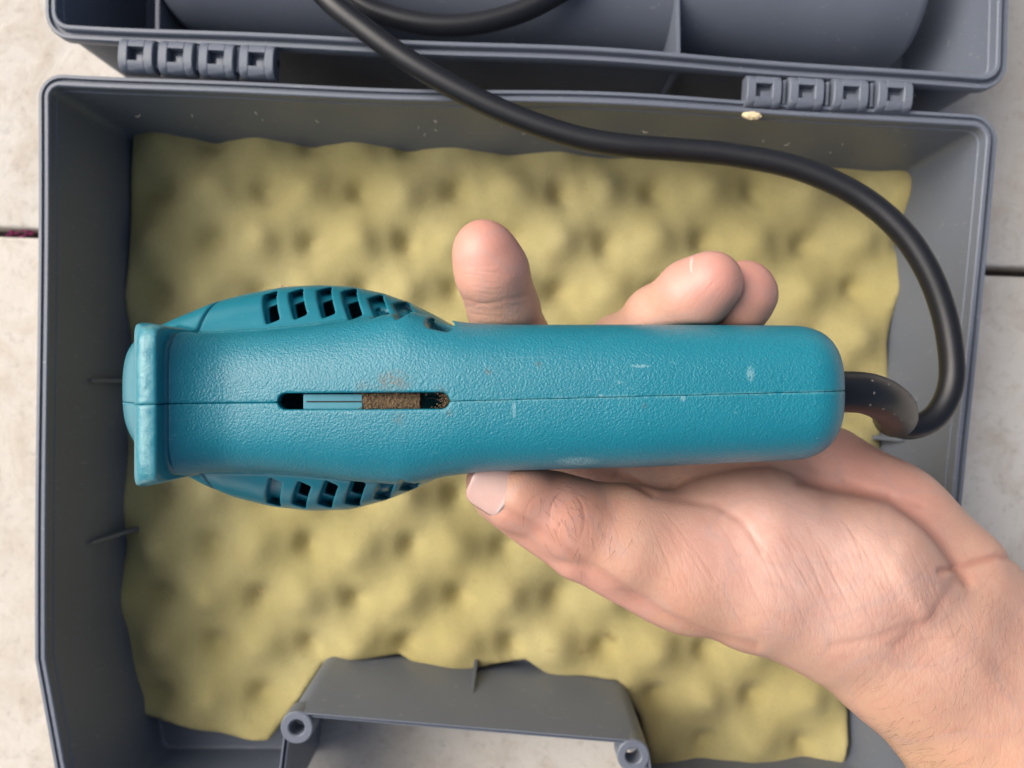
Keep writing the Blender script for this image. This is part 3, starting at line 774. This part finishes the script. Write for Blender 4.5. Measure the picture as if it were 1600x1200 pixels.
for k in range(26): fine((rl.uniform(930, 1200), rl.uniform(890, 985)), R(rl.normal(28, 12)), rl.uniform(30, 90), R(rl.normal(0, 15)), 1.4, .06, rl.uniform(.1, .3))
for k in range(22): fine((rl.uniform(712, 770), 500-rl.beta(1.2, 2.2)*95), R(rl.normal(6, 7)), rl.uniform(22, 75), R(rl.normal(0, 14)), 1.3, rl.uniform(.05, .12), rl.uniform(.1, .35))
for k in range(16): fine((1052+k*5.2, 498-k*1.5), R(rl.normal(-52, 3)), rl.uniform(50, 88), R(28), 1.2, .06, .12)
for k in range(12): fine((rl.uniform(975, 1050), rl.uniform(450, 500)), R(rl.normal(40, 12)), rl.uniform(15, 40), R(rl.normal(0, 14)), 1.2, .06, .2)
# tendons and soft unevenness
for pts, wd, dp in (([(1400, 880), (1445, 960)], 16, .7), ([(1390, 850), (1430, 930)], 10, -.2), ([(1150, 800), (1300, 830), (1400, 880)], 50, .5), ([(1480, 1000), (1600, 1110)], 22, .7), ([(1430, 1040), (1560, 1170)], 26, -.4), ([(820, 790), (890, 805)], 24, .4)):
    disp += dp*np.exp(-(line_d(pts)/wd)**2)*top
disp += .22*wob(hv[:, 0]+hv[:, 2], hv[:, 1], 24, 11)
hv = hv+hn*disp[:, None]
def near(pts3, rad):
    o = np.zeros(len(hv))
    for p in pts3: o = np.maximum(o, np.exp(-(np.linalg.norm(hv-V(*p), axis=1)/rad)**2))
    return o
pink = np.maximum(near([(757, 375, 155), (1120, 430, 158), (1180, 440, 148)], 15), .8*near([(1130, 830, 148), (1400, 780, 124), (1330, 740, 120), (880, 800, 150)], 16))
pink = np.maximum(pink, .75*near([(1190, 800, 148)], 26)); pink = np.maximum(pink, .7*np.exp(-(line_d([(790, 815), (905, 900), (1000, 960)])/26)**2))
pale = near([(1250, 850, 147), (1200, 800, 148), (1320, 890, 145)], 26)
tan = np.clip((sy_-(.55*(sx-1000)+800))/160, 0, 1)*np.clip((sx-950)/120, 0, 1); tan = np.maximum(tan, .8*near([(900, 830, 150), (840, 800, 150)], 14))
def mat_skin():
    m = M('skin'); pk, pl, tn, cr = (m.attr(k) for k in ('pink', 'pale', 'tan', 'crease'))
    n1 = m.noise(45, 5, .6); n2 = m.noise(220, 4, .6); n3 = m.noise(1500, 2, .5)
    c = m.mix(n1, (.60, .345, .245), (.665, .410, .300))
    c = m.mix(m.math('MULTIPLY', tn, .85), c, (.545, .325, .185))
    c = m.mix(m.math('MULTIPLY', pk, .75), c, (.64, .285, .235))
    c = m.mix(m.math('MULTIPLY', pl, .7), c, (.70, .47, .395))
    blot = m.ramp(m.math('MULTIPLY', m.math('ADD', n2, n1), .5), [(.40, (0,)*3), (.66, (.6,)*3)]); c = m.mix(blot, c, (.58, .285, .205))
    ven = m.n('TexNoise', i_Scale=26.0, i_Detail=2.0, i_Distortion=1.2); m.l(m.coord(), ven.inputs['Vector']); vr = m.ramp(ven.outputs['Fac'], [(.46, (0,)*3), (.50, (.28,)*3), (.54, (0,)*3)]); c = m.mix(vr, c, (.50, .33, .30))
    fre = m.ramp(m.noise(130, 3, .5), [(.70, (0,)*3), (.76, (.6,)*3)]); c = m.mix(m.math('MULTIPLY', fre, tn), c, (.40, .20, .12))
    c = m.mix(m.math('MULTIPLY', cr, .55), c, (.47, .20, .145))
    m.set(Base_Color=c, Roughness=.43, Specular_IOR_Level=.5, Subsurface_Weight=.14, Subsurface_Radius=(1, .35, .2), Subsurface_Scale=.0025)
    # fine skin lines: two crossing sets of stretched cells, plus pores
    def lines(rot, sc_, seed):
        mp = m.n('Mapping'); mp.inputs['Rotation'].default_value = (0, 0, rot); mp.inputs['Scale'].default_value = sc_; mp.inputs['Location'].default_value = (seed, seed, 0); m.l(m.coord(), mp.inputs[0])
        dn = m.n('TexNoise', i_Scale=120.0, i_Detail=3.0); m.l(m.coord(), dn.inputs['Vector'])
        ad = m.n('VectorMath', operation='MULTIPLY_ADD'); m.l(dn.outputs['Color'], ad.inputs[0]); ad.inputs[1].default_value = (.9, .9, .9); m.l(mp.outputs[0], ad.inputs[2])
        vo = m.n('TexVoronoi', i_Scale=1.0, feature='DISTANCE_TO_EDGE'); m.l(ad.outputs[0], vo.inputs['Vector'])
        return m.ramp(vo.outputs['Distance'], [(0, (0,)*3), (.16, (1,)*3)])
    l1 = lines(R(-18), (420, 90, 420), 0); l2 = lines(R(38), (650, 260, 650), 3.3)
    fl = m.math('SUBTRACT', 1.0, m.math('MULTIPLY', pk, .75)); l1 = m.math('MULTIPLY', l1, fl); l2 = m.math('MULTIPLY', l2, fl)
    b = m.bump(l1, .10, .00016); b = m.bump(l2, .22, .00014, b); b = m.bump(n3, .15, .00015, b); m.bump(n2, .15, .0006, b)
    return m.m
SKIN = mat_skin()
mesh_obj('skin', hv, hq, SKIN, hand, True, {'pink': pink, 'pale': pale, 'tan': tan, 'crease': crease})

def mat_nail():
    m = M('fingernail'); n = m.noise(260, 3); e = m.attr('edge')
    c = m.mix(n, (.66, .42, .36), (.72, .50, .43)); c = m.mix(m.math('MULTIPLY', e, .8), c, (.86, .76, .68))
    m.set(Base_Color=c, Roughness=.24, Specular_IOR_Level=.6, Subsurface_Weight=.1, Subsurface_Radius=(1, .4, .3), Subsurface_Scale=.001); m.bump(n, .05, .0003); return m.m
NAIL = mat_nail()
def nail(C, a, nrm, rad, ln, half, free=True, name='fingernail'):
    C, a, nrm = (np.array(q, float) for q in (C, a, nrm)); a /= np.linalg.norm(a); nrm -= a*a.dot(nrm); nrm /= np.linalg.norm(nrm); s_ = np.cross(a, nrm)
    vs, fs, ed = [], [], []; nu, nv_ = 22, 16
    for lay in (0, -.7):
        for i in range(nu):
            u = -1+2*i/(nu-1)
            wdt = ((1-abs(u)**3.2)**.42 if u > 0 else (1-abs(u)**7)**.4) if abs(u) < 1 else 0
            for j in range(nv_):
                th = half*wdt*(-1+2*j/(nv_-1)); rr = rad+lay-.35*(1-wdt)-.5*abs(-1+2*j/(nv_-1))**6
                vs.append(C+a*(u*ln/2)+rr*(math.sin(th)*s_+math.cos(th)*nrm)); ed.append(0 if free is None else max(0, min(1, (-.76-u)/.1)) if not free else max(0, min(1, (u-.7)/.08)))
    o = nu*nv_
    for i in range(nu-1):
        for j in range(nv_-1):
            q = (i*nv_+j, (i+1)*nv_+j, (i+1)*nv_+j+1, i*nv_+j+1); fs.append(q); fs.append(tuple(o+k for k in q[::-1]))
    for i in range(nu-1):
        for j in (0, nv_-1):
            q = (i*nv_+j, (i+1)*nv_+j, o+(i+1)*nv_+j, o+i*nv_+j); fs.append(q if j else q[::-1])
    return mesh_obj(name, vs, fs, NAIL, hand, True, {'edge': ed})
a = V(768, 752, 143.5)-V(806, 776, 144)
nail(V(771, 757, 143.9), a, (-.02, .06, 1), 9.9, 12.3, R(54), False)
a = V(1113, 440, 151)-V(1030, 497, 136)
nail(V(1098, 452, 148.5), a, (-.78, .5, .34), 9.62, 10.5, R(46), None)

# fine dark hairs on the thumb knuckle and the forearm
def hairs(samples, ln, rad):
    vs, fs = [], []
    for p, nrm_, d0 in samples:
        L = ln*random.uniform(.5, 1.2); d = np.array(d0)+np.array([random.gauss(0, .25) for _ in range(3)]); d -= nrm_*d.dot(nrm_); d /= np.linalg.norm(d)+1e-9
        bend = np.cross(nrm_, d)*random.uniform(-.5, .5)
        pts = [p+d*L*t+nrm_*(.12+.9*L*.22*math.sin(t*2.4))+bend*L*t*t*.6 for t in (0, .33, .66, 1)]
        k = len(vs)
        for i, q in enumerate(pts):
            r_ = rad*(1-.75*i/3); s_ = np.cross(d, nrm_)
            vs += [tuple(q+s_*r_), tuple(q-s_*r_*.5+nrm_*r_*.8), tuple(q-s_*r_*.5-nrm_*r_*.8)]
        for i in range(3):
            for j in range(3): fs.append((k+i*3+j, k+i*3+(j+1) % 3, k+(i+1)*3+(j+1) % 3, k+(i+1)*3+j))
    return vs, fs
r = np.random.RandomState(9)
def pick(cx, cy, rx, ry, n):
    w_ = np.exp(-((sx-cx)/rx)**2-((sy_-cy)/ry)**2)*(hn[:, 2] > .15); w_ /= w_.sum()
    return r.choice(len(hv), n, replace=False, p=w_)
sm = [(hv[i], hn[i], (.35, -.9, 0)) for i in pick(880, 800, 24, 32, 34)]
sm += [(hv[i], hn[i], (-.2, -.9, 0)) for i in pick(950, 840, 60, 36, 12)]
vs, fs = hairs(sm, 5.2, .04); mesh_obj('knuckle_hair', vs, fs, HAIR, hand)['kind'] = 'stuff'
sm = [(hv[i], hn[i], (-.75, -.65, 0)) for i in pick(1420, 1170, 90, 60, 120)] + [(hv[i], hn[i], (-.7, -.7, 0)) for i in pick(1560, 1000, 80, 80, 50)]
vs, fs = hairs(sm, 5, .024); mesh_obj('arm_hair', vs, fs, HAIR, hand)['kind'] = 'stuff'

# ------------------------------------------------------------------ small litter
bm = bmesh.new(); c = V(1175, 180, 74.5); bmesh.ops.create_icosphere(bm, subdivisions=3, radius=1, matrix=Matrix.Diagonal((3.8, 1.5, .9, 1)))
for v_ in bm.verts: v_.co += Vector([random.uniform(-.2, .2) for _ in range(3)])
bmesh.ops.transform(bm, matrix=Matrix.Translation((c[0], c[1], 74.2)) @ Matrix.Rotation(-.06, 4, 'Z'), verts=bm.verts)
o = bm_obj('wood_chip', bm, CHIP, None, True, 60); o['label'] = 'pale wood chip lying on the case rim below the right hinge'; o['category'] = 'wood chip'
cr = []
def foam_z(x, y):
    i = int((x-ax_[0][0])/hh); j = int((y-ax_[1][0])/hh); return float(fh[min(max(i, 0), fh.shape[0]-1), min(max(j, 0), fh.shape[1]-1)])
for (px_, py_, sp, n) in ((405, 930, 9, 22), (270, 240, 4, 5), (915, 300, 10, 24), (630, 295, 2, 2), (1080, 335, 5, 3), (1140, 1078, 2, 2), (700, 700, 420, 45)):
    for _ in range(n):
        q = V(px_+random.gauss(0, sp), py_+random.gauss(0, sp), 16); 
        if poly_sdf(np.array([q[0]]), np.array([q[1]]), fpts)[0] < -2: cr.append((q[0], q[1], foam_z(q[0], q[1])+.2))
for _ in range(16): cr.append(V(random.uniform(428, 472), random.uniform(446, 452), 127))
CRUMB = mat_simple('sawdust', (.60, .44, .28), .9, 800, .4)
o = grains(cr, .42, CRUMB, 'sawdust'); o['label'] = 'tiny pale sawdust crumbs scattered on the yellow foam and the edge of the tool'
sv, sf = [], []
for k in range(26):
    px_ = random.uniform(190, 1330); base = P(px_, 150+(px_-190)*.054+random.uniform(6, 44), RIM-random.uniform(10, 34))
    wy_ = float(np.interp(V(px_, 0, RIM)[0], [V(62, 0, RIM)[0], V(1560, 0, RIM)[0]], [V(0, 107, RIM)[1], V(0, 181, RIM)[1]]))-8.3
    p0 = np.array([base[0], wy_, base[2]]); t_ = random.uniform(0, 6.28); L = random.uniform(.8, 2.2)
    pts = [p0+np.array([math.cos(t_)*L*u, -.25-.9*math.sin(u*2.6), math.sin(t_)*L*u]) for u in (0, .5, 1)]
    tv, tf = tube(catmull(pts, 4), .17, 5); b_ = len(sv); sv += tv.tolist(); sf += [tuple(b_+i for i in f) for f in tf]
SHAV = mat_simple('pale_shaving', (.38, .36, .30), .7)
o = mesh_obj('shavings', sv, sf, SHAV, tray); o['kind'] = 'stuff'
# magenta fibre in the joint of the pavement
fp = [V(18+random.uniform(-6, 24), 363+random.uniform(-4, 6), -6+random.uniform(0, 4)) for _ in range(26)]
vs, fs = [], []
for k in range(14):
    a_ = V(30+random.uniform(-14, 22), 365+random.uniform(-4, 4), -7); pts = [a_+np.array([random.uniform(-3, 3), random.uniform(-1.2, 1.2), random.uniform(0, 5)])*t for t in (0, .4, 1)]
    tv, tf = tube(catmull(pts, 4), .35, 6); b_ = len(vs); vs += tv.tolist(); fs += [tuple(b_+i for i in f) for f in tf]
o = mesh_obj('fibre_scrap', vs, fs, MAGENTA); o['label'] = 'scrap of magenta fibre caught in the slab joint left of the case'; o['category'] = 'fibre scrap'
